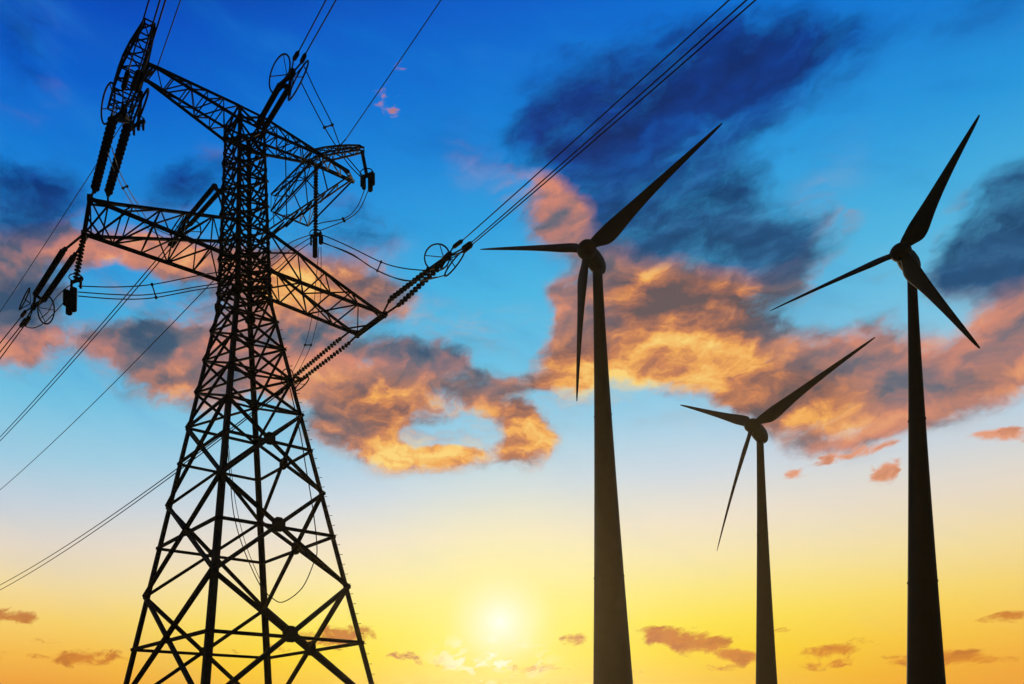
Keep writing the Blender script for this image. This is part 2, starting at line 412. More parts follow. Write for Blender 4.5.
# ------------------------------------------------------------------ mesh helpers
class MB:
    def __init__(self):
        self.v, self.f = [], []

    def add(self, vs, fs):
        o = len(self.v)
        self.v += [tuple(p) for p in vs]
        self.f += [tuple(i + o for i in q) for q in fs]

    def bar(self, p, q, w, w2=None, t=None):
        """square or flat bar from p to q"""
        p, q = Vector(p), Vector(q)
        w2 = w if w2 is None else w2
        d = (q - p)
        if d.length < 1e-6:
            return
        d.normalize()
        up = Vector((0, 0, 1)) if abs(d.z) < 0.95 else Vector((0, 1, 0))
        a = d.cross(up).normalized()
        b = a.cross(d).normalized()
        k = 1.0 if t is None else t
        vs = []
        for c, h in ((p, w / 2), (q, w2 / 2)):
            vs += [c + a * h + b * h * k, c - a * h + b * h * k, c - a * h - b * h * k, c + a * h - b * h * k]
        self.add(vs, [(3, 2, 1, 0), (4, 5, 6, 7), (0, 1, 5, 4), (1, 2, 6, 5), (2, 3, 7, 6), (3, 0, 4, 7)])

    def angle(self, pts, da, db, ws, t=0.12):
        """L-section member along pts, flanges along da and db"""
        da, db = Vector(da).normalized(), Vector(db).normalized()
        vs, fs = [], []
        for P, w in zip(pts, ws):
            tt = w * t
            vs += [P, P + da * w, P + da * w + db * tt, P + da * tt + db * tt, P + db * w + da * tt, P + db * w]
        for i in range(len(pts) - 1):
            for j in range(6):
                k = (j + 1) % 6
                fs.append((i * 6 + j, i * 6 + k, i * 6 + 6 + k, i * 6 + 6 + j))
        fs.append((5, 4, 3, 2, 1, 0))
        o = (len(pts) - 1) * 6
        fs.append(tuple(o + j for j in range(6)))
        self.add(vs, fs)

    def tube(self, pts, r, n=6, closed=False):
        pts = [Vector(p) for p in pts]
        N = len(pts)
        vs, fs = [], []
        prev = None
        for i, p in enumerate(pts):
            if closed:
                d = pts[(i + 1) % N] - pts[i - 1]
            else:
                d = pts[min(i + 1, N - 1)] - pts[max(i - 1, 0)]
            d.normalize()
            if prev is None:
                up = Vector((0, 0, 1)) if abs(d.z) < 0.9 else Vector((1, 0, 0))
                a = d.cross(up).normalized()
            else:
                a = (prev - d * prev.dot(d)).normalized()
            prev = a
            b = d.cross(a)
            rr = r[i] if isinstance(r, (list, tuple)) else r
            for j in range(n):
                th = 2 * math.pi * j / n
                vs.append(p + a * (math.cos(th) * rr) + b * (math.sin(th) * rr))
        L = N if closed else N - 1
        for i in range(L):
            i2 = (i + 1) % N
            for j in range(n):
                k = (j + 1) % n
                fs.append((i * n + j, i * n + k, i2 * n + k, i2 * n + j))
        if not closed:
            fs.append(tuple(range(n - 1, -1, -1)))
            fs.append(tuple((N - 1) * n + j for j in range(n)))
        self.add(vs, fs)

    def lathe(self, p, d, prof, n=12):
        """profile (distance along d, radius) spun about d"""
        p, d = Vector(p), Vector(d).normalized()
        self.tube([p + d * s for s, _ in prof], [max(r, 1e-4) for _, r in prof], n)

    def plate(self, P, n, size, t):
        """octagonal plate"""
        P, n = Vector(P), Vector(n).normalized()
        up = Vector((0, 0, 1))
        a = n.cross(up).normalized()
        b = a.cross(n)
        vs = []
        for s in (-t / 2, t / 2):
            for j in range(8):
                th = math.pi / 8 + j * math.pi / 4
                vs.append(P + n * s + a * math.cos(th) * size + b * math.sin(th) * size)
        fs = [tuple(range(7, -1, -1)), tuple(range(8, 16))]
        for j in range(8):
            k = (j + 1) % 8
            fs.append((j, k, 8 + k, 8 + j))
        self.add(vs, fs)

    def build(self, name, mat, parent=None, smooth=False):
        me = bpy.data.meshes.new(name)
        vs = self.v
        if parent is not None:
            inv = world_of(parent).inverted()
            vs = [inv @ Vector(p) for p in vs]
        me.from_pydata([tuple(p) for p in vs], [], self.f)
        bm = bmesh.new()
        bm.from_mesh(me)
        bmesh.ops.recalc_face_normals(bm, faces=bm.faces)
        bm.to_mesh(me)
        bm.free()
        me.materials.append(mat)
        if smooth:
            for q in me.polygons:
                q.use_smooth = True
        o = bpy.data.objects.new(name, me)
        C.objects.link(o)
        if parent is not None:
            o.parent = parent
        return o


def world_of(o):
    m = o.matrix_basis.copy()
    while o.parent:
        o = o.parent
        m = o.matrix_basis @ m
    return m


def thing(name, label, cat, loc=(0, 0, 0), group=None):
    o = bpy.data.objects.new(name, None)
    o.empty_display_size = 0.5
    C.objects.link(o)
    o.location = loc
    return tag(o, label, cat, group)


def tag(o, label, cat, group=None):
    o['label'] = label
    o['category'] = cat
    if group:
        o['group'] = group
    return o


def origin(o, P):
    """move a lone mesh's origin to P without moving its shape"""
    P = Vector(P)
    o.data.transform(Matrix.Translation(-P))
    o.location = P
    return o


# ------------------------------------------------------------------ ground
g = MB()
random.seed(3)
N = 72
ring = [0, 12, 30, 60, 100, 160, 260, 420, 700, 1200, 2200, 4000]
for r in ring:
    for j in range(N):
        th = 2 * math.pi * j / N
        z = 0.0 if r < 260 else min(r, 3000) * 0.004 * (math.sin(th * 5 + r) + math.sin(th * 11)) * 0.5
        g.v.append((r * math.cos(th), r * math.sin(th), z))
for i in range(len(ring) - 1):
    for j in range(N):
        k = (j + 1) % N
        g.f.append((i * N + j, i * N + k, (i + 1) * N + k, (i + 1) * N + j))
go = g.build('ground', EARTH)
go['kind'] = 'structure'

# ------------------------------------------------------------------ lattice pylon
K = 70.0 / 84.0
PCX, PCY = -4.573 * K, 70.0
PHI, ASP = -0.228, 0.040
A_T, A_W, A_B = 2.788 * K, 3.318 * K, 15.545 * K * 1.022
Z_T, Z_W = 62 * K, 48.567 * K
TH = {'A': -math.pi / 2 + PHI + ASP, 'R': PHI - ASP, 'B': math.pi / 2 + PHI + ASP, 'L': math.pi + PHI - ASP}


def corner(k, z):
    """corner of the tower body, z above the eye"""
    a = A_W + (A_T - A_W) * (z - Z_W) / (Z_T - Z_W) if z > Z_W else A_W + (A_B - A_W) * (Z_W - z) / Z_W
    return Vector((PCX + a * math.cos(TH[k]), PCY + a * math.sin(TH[k]), z + EYE))


def project(P):
    X, Y, Z = P[0], P[1], P[2] - EYE
    d = Y * CP + Z * SP
    u = Z * CP - Y * SP
    return PPX + FOC * X / d, PPY - FOC * u / d


def z_at(k, py):
    lo, hi = -1.7, 62.0
    for _ in range(50):
        m = (lo + hi) / 2
        if project(corner(k, m))[1] > py:
            lo = m
        else:
            hi = m
    return lo


ZA_B, ZA_T, ZU_B, ZU_T = 52.043 * K, 56.646 * K, 68.869 * K, 70.438 * K
FACES = (('A', 'R'), ('R', 'B'), ('B', 'L'), ('L', 'A'))
pylon = thing('lattice_pylon', 'tall black steel lattice pylon with crossarms, cables and insulators hung on it', 'pylon', (PCX, PCY, 0))

for k in 'ARBL':
    i = 'ARBL'.index(k)
    nx, pv = 'ARBL'[(i + 1) % 4], 'ARBL'[(i - 1) % 4]
    zs = [-1.7, 10, 25, Z_W, 50, ZU_T]
    ws = [0.60, 0.55, 0.47, 0.40, 0.34, 0.26]
    b = MB()
    b.angle([corner(k, z) for z in zs], corner(nx, 0) - corner(k, 0), corner(pv, 0) - corner(k, 0), ws)
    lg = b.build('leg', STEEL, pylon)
    f = MB()
    c0 = corner(k, -1.7)
    f.bar(c0 + Vector((0, 0, -0.4)), c0 + Vector((0, 0, 0.35)), 1.6, 1.1)
    f.build('footing', PLATE, lg)
    if k == 'R':
        proto = None
        z = 1.5
        out = (corner('R', 0) - corner('L', 0)).normalized()
        s_ = MB()
        s_.bar((0, 0, 0), Vector(out) * 0.24, 0.04)
        s_.bar(Vector(out) * 0.22, Vector(out) * 0.25, 0.07)
        inv = world_of(lg).inverted()
        n_ = 0
        while z < 38:
            P = corner('R', z)
            if proto is None:
                proto = s_.build('step_bolt', STEEL)
                o = proto
            else:
                o = proto.copy()
                C.objects.link(o)
            o.parent = lg
            o.location = inv @ P
            z += 0.9
            n_ += 1


def lerp(a, b, t):
    return Vector(a) * (1 - t) + Vector(b) * t


def panel(b, pl, k1, k2, za, zb, w, mid=True, plates=True):
    """X bracing between two legs with a horizontal through the crossing"""
    a0, a1, c0, c1 = corner(k1, za), corner(k1, zb), corner(k2, za), corner(k2, zb)
    off = (a0 + c0) / 2 - Vector((PCX, PCY, (a0.z + c0.z) / 2))
    off.z = 0
    off.normalize()
    e = off * 0.10
    b.bar(a0 + e, c1 + e, w)
    b.bar(c0 - e, a1 - e, w)
    w0, w1 = (c0 - a0).length, (c1 - a1).length
    t = w0 / (w0 + w1)
    X = lerp(a0, c1, t)
    if mid:
        zm = X.z - EYE - 0.25
        b.bar(corner(k1, zm), corner(k2, zm), w * 0.8)
        # redundant members from the horizontal's quarter points down to the diagonals' lower halves
    if plates:
        pl.append((X, off, w * (1.35 if 'L' in (k1, k2) else 2.1), 0.3))
    return X


# tiers below the waist
levels = [z_at('L', y) for y in (306, 332, 361, 393, 428, 506.6, 597, 712)] + [-1.7]
for i in range(len(levels) - 1):
    za, zb = levels[i + 1], levels[i]
    b, pl = MB(), []
    big = i >= 4
    w = (0.17, 0.18, 0.19, 0.20, 0.27, 0.31, 0.35, 0.36)[i]
    mids = []
    for k1, k2 in FACES:
        mids.append(panel(b, pl, k1, k2, za, zb, w, mid=big and i < 7, plates=big))
        if not big:
            b.bar(corner(k1, za), corner(k2, za), w * 0.9)
    if i == 4:
        for k1, k2 in FACES:
            b.bar(corner(k1, zb), corner(k2, zb), 0.22)
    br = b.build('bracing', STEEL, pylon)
    if big:
        for a_ in pl:
            q_ = MB()
            q_.plate(*a_)
            q_.build('gusset_plate', PLATE, br)
# tiers of the straight body
ups = [Z_W, (Z_W + ZA_B) / 2, ZA_B, (ZA_B + ZA_T) / 2, ZA_T]
n_up = 4
ups += [ZA_T + (ZU_B - ZA_T) * (j + 1) / n_up for j in range(n_up)] + [ZU_T]
for i in range(len(ups) - 1):
    b, pl = MB(), []
    for k1, k2 in FACES:
        panel(b, pl, k1, k2, ups[i], ups[i + 1], 0.14, mid=True, plates=False)
        b.bar(corner(k1, ups[i + 1]), corner(k2, ups[i + 1]), 0.14)
        a0, a1, c0, c1 = corner(k1, ups[i]), corner(k1, ups[i + 1]), corner(k2, ups[i]), corner(k2, ups[i + 1])
        b.bar(lerp(a0, c0, 0.5), lerp(a1, a0, 0.5), 0.12)
        b.bar(lerp(a0, c0, 0.5), lerp(c1, c0, 0.5), 0.12)
    for z in (ups[i],):
        b.bar(corner('A', z), corner('B', z), 0.13)
        b.bar(corner('L', z), corner('R', z), 0.13)
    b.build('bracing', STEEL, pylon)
for k in 'ARBL':
    for z in (Z_W, ZA_B, ZA_T, ZU_B):
        P = corner(k, z)
        o_ = P - Vector((PCX, PCY, P.z))
        b = MB()
        b.plate(P - o_.normalized() * 0.12, o_, 0.36 if z != Z_W else 0.55, 0.25)
        b.build('gusset_plate', PLATE, pylon)


def truss(b, b0, b1, t0, t1, n, wc, wl, tip_gap=1.0, faces='bnft'):
    """four-chord arm: b0/b1 bottom near chord root>tip pairs, lacing on every side"""
    (nb0, nb1), (fb0, fb1) = b0, b1
    (nt0, nt1), (ft0, ft1) = t0, t1
    b.bar(nb0, nb1, wc)
    b.bar(fb0, fb1, wc)
    b.bar(nt0, nt1, wc * 0.85)
    b.bar(ft0, ft1, wc * 0.85)
    ch = {'nb': (nb0, nb1), 'fb': (fb0, fb1), 'nt': (nt0, nt1), 'ft': (ft0, ft1)}
    pt = lambda c, i: lerp(ch[c][0], ch[c][1], min(i / n, 1.0))
    for i in range(n + 1):
        if i > 0:
            b.bar(pt('nb', i), pt('fb', i), wl)
        if 0 < i < n:
            b.bar(pt('nb', i), pt('nt', i), wl)
            b.bar(pt('fb', i), pt('ft', i), wl)
            b.bar(pt('nt', i), pt('ft', i), wl * 0.9)
        if i < n:
            j = i + 1
            b.bar(pt('nb', i), pt('fb', j), wl) if i % 2 else b.bar(pt('fb', i), pt('nb', j), wl)
            b.bar(pt('nb', j), pt('nt', i), wl)
            b.bar(pt('fb', j), pt('ft', i), wl)
            if i < n - 1:
                b.bar(pt('nt', i), pt('ft', j), wl * 0.9) if i % 2 else b.bar(pt('ft', i), pt('nt', j), wl * 0.9)


# lower crossarms: their bottom chords lie level, so the tips follow from their place in the view
zb = ZA_B + EYE
LN, LF = at_height(90, 198.5, zb), at_height(84, 234, zb)
RN, RF = at_height(384.5, 314.5, zb), at_height(357.5, 334.6, zb)
for side, near, far, kn, kf in (('l', LN, LF, 'A', 'L'), ('r', RN, RF, 'R', 'B')):
    b = MB()
    nb0, fb0, nt0, ft0 = corner(kn, ZA_B), corner(kf, ZA_B), corner(kn, ZA_T), corner(kf, ZA_T)
    nt1, ft1 = lerp(nb0, near, 0.92), lerp(fb0, far, 0.92)
    up = Vector((0, 0, 0.12))
    truss(b, (nb0, near), (fb0, far), (nt0, nt1 + up), (ft0, ft1 + up), 5 if side == 'l' else 4, 0.25, 0.115)
    b.bar(near, far, 0.34)
    if side == 'l':
        for u_, v_ in ((0.0, 0.05), (0.11, 0.0), (0.11, 0.12), (0.22, 0.06)):
            b.bar(lerp(near, nb0, u_), lerp(far, fb0, v_), 0.13)
    if side == 'r':
        b.bar(lerp(near, far, -0.06), lerp(near, far, 1.06), 0.42)
    for q in (0.15, 0.5, 0.85):
        b.bar(lerp(near, far, q), lerp(nb0, near, 0.88) if q < 0.5 else lerp(fb0, far, 0.86), 0.13)
    arm = b.build('crossarm', STEEL, pylon)
    for P in (near, far):
        pb = MB()
        pb.bar(P + Vector((0, 0, -0.3)), P + Vector((0, 0, 0.25)), 0.42)
        pb.build('tip_plate', PLATE, arm)

# upper crossarms
UL = (corner('R', ZA_B) - corner('A', ZA_B))
UL.z = 0
UL.normalize()            # along the arms, towards the right arm


def arm_pt(px, py, k):
    return on_plane(px, py, corner(k, ZU_B), (UL.x, UL.y))


TLN, TLF = arm_pt(157, 68, 'A'), arm_pt(147, 81, 'L')
TRN, TRF = arm_pt(322, 155.5, 'R'), arm_pt(314, 164, 'B')
ELN, ELF = arm_pt(147, 63.5, 'A'), arm_pt(139, 76, 'L')
ERN, ERF = arm_pt(349, 172, 'R'), arm_pt(354, 182, 'B')
for near, far, en, ef, kn, kf in ((TLN, TLF, ELN, ELF, 'A', 'L'), (TRN, TRF, ERN, ERF, 'R', 'B')):
    b = MB()
    up = Vector((0, 0, 0.1))
    truss(b, (corner(kn, ZU_B), near), (corner(kf, ZU_B), far), (corner(kn, ZU_T), near + up), (corner(kf, ZU_T), far + up), 5, 0.19, 0.09)
    b.bar(near, en, 0.24)
    b.bar(far, ef, 0.26)
    for q in (0.33, 0.66, 1.0):
        b.bar(lerp(near, en, q), lerp(far, ef, q), 0.13)
        b.bar(lerp(near, en, q - 0.33), lerp(far, ef, q), 0.11)
    if kn == 'R':
        # stays from the arm end back to the body
        b.bar(lerp(ERN, ERF, 0.3), corner('R', ZA_T) + Vector((0, 0, 0.3)), 0.15)
        b.bar(lerp(ERN, ERF, 0.7), corner('B', ZA_T) + Vector((0, 0, 0.3)), 0.15)
        p0, p1 = lerp(ERN, ERF, 0.3), corner('R', ZA_T)
        q0, q1 = lerp(ERN, ERF, 0.7), corner('B', ZA_T)
        for i in range(1, 6):
            t = i / 6
            b.bar(lerp(p0, p1, t), lerp(q0, q1, t), 0.1)
            b.bar(lerp(p0, p1, t), lerp(q0, q1, t + 1 / 6), 0.1)
        for t in (0.3, 0.55, 0.8):
            b.bar(lerp(p0, p1, t), lerp(TRN, corner('R', ZU_B), (t - 0.25) * 1.2), 0.1)
    b.build('crossarm', STEEL, pylon)

# jumper beams across the ends of the upper crossarm
VB = Vector((-0.53, 0.848, 0))


def jumper_beam(mid, near, far, width, h, prof, wc, wl):
    """lattice box beam; prof = (position -1 near .. 1 far, width factor, height factor)"""
    b = MB()
    ax = UL * (width / 2)
    hz = Vector((0, 0, h))
    rows = []
    for u, a, c in prof:
        P = lerp(mid, near, -u) if u < 0 else lerp(mid, far, u)
        rows.append([P - ax * a, P + ax * a, P + ax * a * 0.9 + hz * c, P - ax * a * 0.9 + hz * c])
    for i in range(len(rows)):
        for j in range(4):
            b.bar(rows[i][j], rows[i][(j + 1) % 4], wl)
            if i:
                b.bar(rows[i - 1][j], rows[i][j], wc)
                b.bar(rows[i - 1][j], rows[i][(j + 1) % 4], wl)
    bm_ = b.build('jumper_beam', STEEL, pylon)
    return bm_


ML, MR = lerp(TLN, TLF, 0.5), lerp(TRN, TRF, 0.5)
MBL = on_plane(133, 71, ML, UL.xy)
JLN, JLF = on_plane(150, 26, MBL, VB.xy), on_plane(119, 114, MBL, VB.xy)
JRN, JRF = on_plane(362, 151, MR, VB.xy), on_plane(273, 212, MR, VB.xy)
jumper_beam(MBL, JLN, JLF, 2.3, 1.0, ((-1, 0.42, 0.45), (-0.66, 0.6, 0.7), (-0.33, 0.78, 0.9), (0, 0.9, 1.0), (0.25, 0.95, 1.0), (0.5, 0.97, 0.9), (0.75, 0.95, 0.7), (1, 0.95, 0.5)), 0.16, 0.09)
jumper_beam(MR, JRN, JRF, 1.1, 0.9, ((-1, 0.45, 0.5), (-0.75, 0.7, 0.75), (-0.5, 0.85, 0.9), (-0.25, 0.95, 1.0), (0, 1.0, 1.0), (0.33, 0.8, 1.3), (0.66, 0.6, 1.8), (1, 0.5, 2.2)), 0.14, 0.075)
# a light frame under it, from the beam's far end to the end of the arm
b = MB()
JG = on_plane(308, 226, JRF, UL.xy)
b.bar(JRF, JG, 0.13)
b.bar(JG, lerp(ERN, ERF, 0.8), 0.13)
q0, q1 = corner('R', ZA_T) + Vector((0, 0, 0.3)), lerp(ERN, ERF, 0.3)
for i in range(5):
    b.bar(lerp(JRF, JG, i / 4), lerp(q0, q1, (i + 0.5) / 9), 0.08)
    b.bar(lerp(JRF, JG, i / 4), lerp(q0, q1, (i + 1.3) / 9), 0.08)
b.bar(lerp(JRF, MR, 0.45), JG, 0.1)
b.bar(lerp(JRF, MR, 0.7), lerp(q0, q1, 0.6), 0.09)
b.build('stay_frame', STEEL, pylon)

# ------------------------------------------------------------------ insulators and cables
VN = Vector((0.42, -0.907, 0))        # towards the viewer's side of the line
VF = Vector((-0.585, 0.811, 0))       # towards the far side


def ins_string(b, p, q, r, count=18, core=0.27):
    d = q - p
    L = d.length
    d.normalize()
    n = count
    prof = [(0, r * 0.25)]
    for i in range(n):
        s = L * (i + 0.1) / n
        h = L / n
        prof += [(s, r * core), (s + 0.34 * h, r * core * 1.2), (s + 0.50 * h, r), (s + 0.60 * h, r * 0.95), (s + 0.66 * h, r * core)]
    prof += [(L, r * 0.25)]
    b.lathe(p, d, prof, 10)


def ring_mesh(b, c, ax1, ax2, r1, r2, t):
    """grading ring: an oval hoop with spokes"""
    pts = [c + ax1 * math.cos(a) * r1 + ax2 * math.sin(a) * r2 for a in [2 * math.pi * i / 28 for i in range(28)]]
    b.tube(pts, t, 6, closed=True)
    return pts


def tension_set(label, dirv, attach, s1, s2, yoke, rings, clamps, r=0.36, count=18, core=0.27, group='tension insulator sets'):
    """twin strings: s1, s2 = ((px,py) of the inner end, (px,py) of the outer end); everything in the vertical plane of the line"""
    base = attach[0]
    t = thing('tension_insulator', label, 'insulator', base, group)
    outs = []
    for (a, o_), at in zip((s1, s2), attach):
        p = on_plane(*a, at, dirv.xy)
        q = on_plane(*o_, at, dirv.xy)
        b = MB()
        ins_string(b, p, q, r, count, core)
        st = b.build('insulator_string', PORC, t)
        lb = MB()
        lb.bar(at, p, 0.15)
        lb.bar(lerp(at, p, 0.85), p, 0.3)
        lb.build('link', STEEL, st)
        outs.append(q)
    yk = on_plane(*yoke, lerp(attach[0], attach[1], 0.5), dirv.xy)
    b = MB()
    for q in outs:
        b.bar(q, yk, 0.26)
    b.bar(outs[0], outs[1], 0.28)
    b.bar(yk - dirv * 0.3, yk + dirv * 0.5, 0.42)
    b.build('yoke_plate', PLATE, t)
    side = Vector((dirv.y, -dirv.x, 0))
    for rx, ry, r1, r2, lean in rings:
        c = on_plane(rx, ry, yk, dirv.xy)
        b = MB()
        a2 = (Vector((0, 0, 1)) * math.cos(lean) + side * math.sin(lean))
        pts = ring_mesh(b, c, dirv, a2, r1, r2, 0.075)
        for i in (3, 10, 17, 24):
            b.bar(pts[i], lerp(yk, c, 0.35), 0.06)
        b.build('grading_ring', STEEL, t)
    ends = []
    for (c0, c1) in clamps:
        p, q = on_plane(*c0, yk, dirv.xy), on_plane(*c1, yk, dirv.xy)
        b = MB()
        b.bar(yk, p, 0.1)
        b.lathe(p, q - p, [(0, 0.1), (0.2, 0.2), ((q - p).length - 0.3, 0.2), ((q - p).length, 0.06)], 8)
        b.build('dead_end_clamp', PLATE, t)
        ends.append(q)
    return t, yk, ends


def cable(label, p, through, dirv, length, sag, r=0.05, name='conductor', group=None, cat='power line'):
    """span leaving p in the vertical plane of dirv and passing a second point of the view"""
    q = on_plane(*through, p, dirv.xy)
    s1 = (q - p).dot(dirv)
    c = 4 * sag / (length * length)
    m = (q.z - p.z - c * s1 * s1) / s1
    pts = []
    n = 60
    for i in range(n + 1):
        s = length * (i / n) ** 1.4
        P = p + dirv * s
        P.z = p.z + m * s + c * s * s
        pts.append(P)
    b = MB()
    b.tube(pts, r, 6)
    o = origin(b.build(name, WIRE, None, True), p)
    tag(o, label, cat, group)
    return m, s1


def spline(P, n=10):
    P = [Vector(p) for p in P]
    out = []
    for i in range(len(P) - 1):
        p0 = P[max(i - 1, 0)]
        p1, p2 = P[i], P[i + 1]
        p3 = P[min(i + 2, len(P) - 1)]
        for j in range(n):
            t = j / n
            out.append(0.5 * ((2 * p1) + (p2 - p0) * t + (2 * p0 - 5 * p1 + 4 * p2 - p3) * t * t + (3 * p1 - p0 - 3 * p2 + p3) * t ** 3))
    out.append(P[-1])
    return out


def jumper(label, pix, y0, y1, r=0.05, group='jumper cables', spacers=None):
    """slack cable between two depths through points of the view"""
    n = len(pix)
    P = [at_depth(x, y, y0 + (y1 - y0) * i / (n - 1)) for i, (x, y) in enumerate(pix)]
    b = MB()
    b.tube(spline(P), r, 6)
    o = origin(b.build('jumper_cable', WIRE, None, True), P[0])
    tag(o, label, 'cable', group)
    return spline(P)


up5 = Vector((0, 0, 0.1))
# --- right lower arm, viewer's side
T1, Y1, E1 = tension_set('double insulator string rising right from the right lower crossarm tip to twin spoked rings', VN, (lerp(RN, RF, 0.12), RN),
                         ((390, 299.5), (430, 269)), ((400, 304), (442, 264.5)), (447, 257),
                         [(437, 257.5, 1.5, 1.15, 0.9), (454.5, 263.5, 1.2, 1.3, -0.5)], [((453, 247.5), (463, 240)), ((462, 249), (472, 242)), ((463, 252), (473, 244))], 0.31, 12, 0.12)
# --- left lower arm, viewer's side
T2, Y2, E2 = tension_set('double insulator string standing on the left lower crossarm tip, widest discs of all', VN, (LN, lerp(LN, corner('A', ZA_B), 0.11)),
                         ((94.6, 190), (113, 119)), ((108, 193.6), (129, 121)), (123, 112),
                         [(108, 104, 2.0, 0.7, 0.5), (140, 110, 1.7, 0.7, -0.5)], [((123, 90), (128.5, 70)), ((132, 90), (139, 70)), ((136, 92), (143, 72))], 0.38, 16, 0.18)
# --- tower body, viewer's side
AB = lerp(corner('A', ZU_B), corner('R', ZU_B), 0.45)
AB2 = lerp(corner('A', ZU_B), corner('R', ZU_B), 0.75)
T3, Y3, E3 = tension_set('double insulator string rising from the pylon body top to two narrow spoked rings', VN, (AB, AB2),
                         ((257, 126), (280, 85)), ((264, 129), (289.5, 87)), (291, 75),
                         [(279.5, 74, 1.9, 0.9, 0.6), (298, 81, 1.9, 0.85, -0.15)], [((293.5, 60), (299, 51)), ((301, 63), (306, 53))], 0.27, 26, 0.5)
# --- left lower arm, far side
T4, Y4, E4 = tension_set('double insulator string slanting down left from the left lower crossarm tip to two rings', VF, (LF, lerp(LF, corner('L', ZA_B), 0.03)),
                         ((63, 251), (35, 295)), ((73.5, 257), (43.5, 300)), (34, 306),
                         [(24.5, 299, 1.3, 1.2, 0.3), (46, 310, 1.9, 1.1, -0.5)], [((26, 311), (21, 317)), ((26, 319), (20, 327)), ((30, 317), (24, 326))], 0.30, 30, 0.6)
# --- right lower arm, far side
T5, Y5, E5 = tension_set('double insulator string slanting down from the right lower crossarm tip to the pylon leg', VF, (RF, lerp(RF, corner('B', ZA_B), 0.08)),
                         ((348, 344), (301, 380)), ((339, 339.7), (295, 376)), (291, 383),
                         [(302, 384, 1.2, 0.9, 0.5), (287, 377, 1.2, 0.9, -0.4)], [((284, 388), (276, 394)), ((283, 391), (275, 397))], 0.27, 17, 0.25)
# --- tower body, far side
BL = lerp(corner('B', 49.9), corner('L', 49.9), 0.55)
BL2 = lerp(corner('B', 49.7), corner('L', 49.7), 0.8)
T6, Y6, E6 = tension_set('double insulator string slanting down left from the pylon body behind the left lower crossarm', VF, (BL2, BL),
                         ((215, 185), (186, 220)), ((221, 190), (190, 224.5)), (181, 231),
                         [(177, 225, 1.3, 1.2, 0.4), (193, 232, 1.4, 0.9, -0.6)], [((175, 238), (168, 246)), ((177, 240), (171, 248))], 0.26, 26, 0.5)

G = 'conductors of the power line'
info = []
for (lab, p, th) in (('topmost of three conductors running from the right crossarm up past the tallest turbine blade', E1[0], (729, 0)),
                     ('middle one of three conductors running from the right crossarm up to the top edge', E1[1], (746.5, 0)),
                     ('lowest of three conductors running from the right crossarm up to the top edge', E1[2], (755.5, 0))):
    info.append(cable(lab, p, th, VN, 260, 9, 0.05, group=G))
for (lab, p, th) in (('left one of three conductors above the left end of the upper crossarm', E2[0], (149, 0)),
                     ('middle one of three conductors above the left end of the upper crossarm', E2[1], (160, 0)),
                     ('right one of three conductors above the left end of the upper crossarm', E2[2], (165.5, 0))):
    info.append(cable(lab, p, th, VN, 260, 9, 0.055, group=G))
for (lab, p, th) in (('left one of two conductors rising from the rings above the pylon top', E3[0], (326, 0)),
                     ('right one of two conductors rising from the rings above the pylon top', E3[1], (336, 0))):
    info.append(cable(lab, p, th, VN, 260, 9, 0.06, group=G))
for (lab, p, th) in (('upper of three conductors leaving the picture at the left edge above the others', E4[0], (0, 343)),
                     ('lower of three conductors leaving the left crossarm rings at the left edge', E4[1], (0, 352)),
                     ('inner of three conductors leaving the left crossarm rings at the left edge', E4[2], (2, 356))):
    info.append(cable(lab, p, th, VF, 300, 9, 0.065, group=G))
for (lab, p, th) in (('upper of two thin conductors low at left that pass behind the pylon legs', E5[0], (0, 585)),
                     ('lower of two thin conductors low at left that pass behind the pylon legs', E5[1], (0, 590))):
    info.append(cable(lab, p, th, VF, 300, 9, 0.075, group=G))
for (lab, p, th) in (('upper of two conductors falling left from behind the left lower crossarm', E6[0], (0, 437)),
                     ('lower of two conductors falling left from behind the left lower crossarm', E6[1], (0, 441))):
    info.append(cable(lab, p, th, VF, 300, 9, 0.065, group=G))
# earth wires on the ends of the upper crossarm
PGR = on_plane(346, 139, MR, VB.xy)
PGL = on_plane(157, 68, ML, VB.xy)
info.append(cable('single earth wire from the right jumper beam up to the top edge', PGR, (441, 0), VN, 260, 8, 0.05, 'earth_wire', 'earth wires of the pylon'))
info.append(cable('single earth wire from the right jumper beam down past the pylon to the left edge', PGR, (0, 490), VF, 300, 9, 0.06, 'earth_wire', 'earth wires of the pylon'))
info.append(cable('single earth wire rising from the left tip of the upper crossarm', PGL, (180.5, 0), VN, 260, 8, 0.05, 'earth_wire', 'earth wires of the pylon'))
PGL2 = on_plane(140, 96, ML, VB.xy)
info.append(cable('single earth wire crossing the dark cloud left of the insulators', PGL2, (0, 312), VF, 300, 9, 0.045, 'earth_wire', 'earth wires of the pylon'))
for i, (m, s1) in enumerate(info):
    print('cable', i, 'slope %.3f s1 %.1f' % (m, s1))
b = MB()


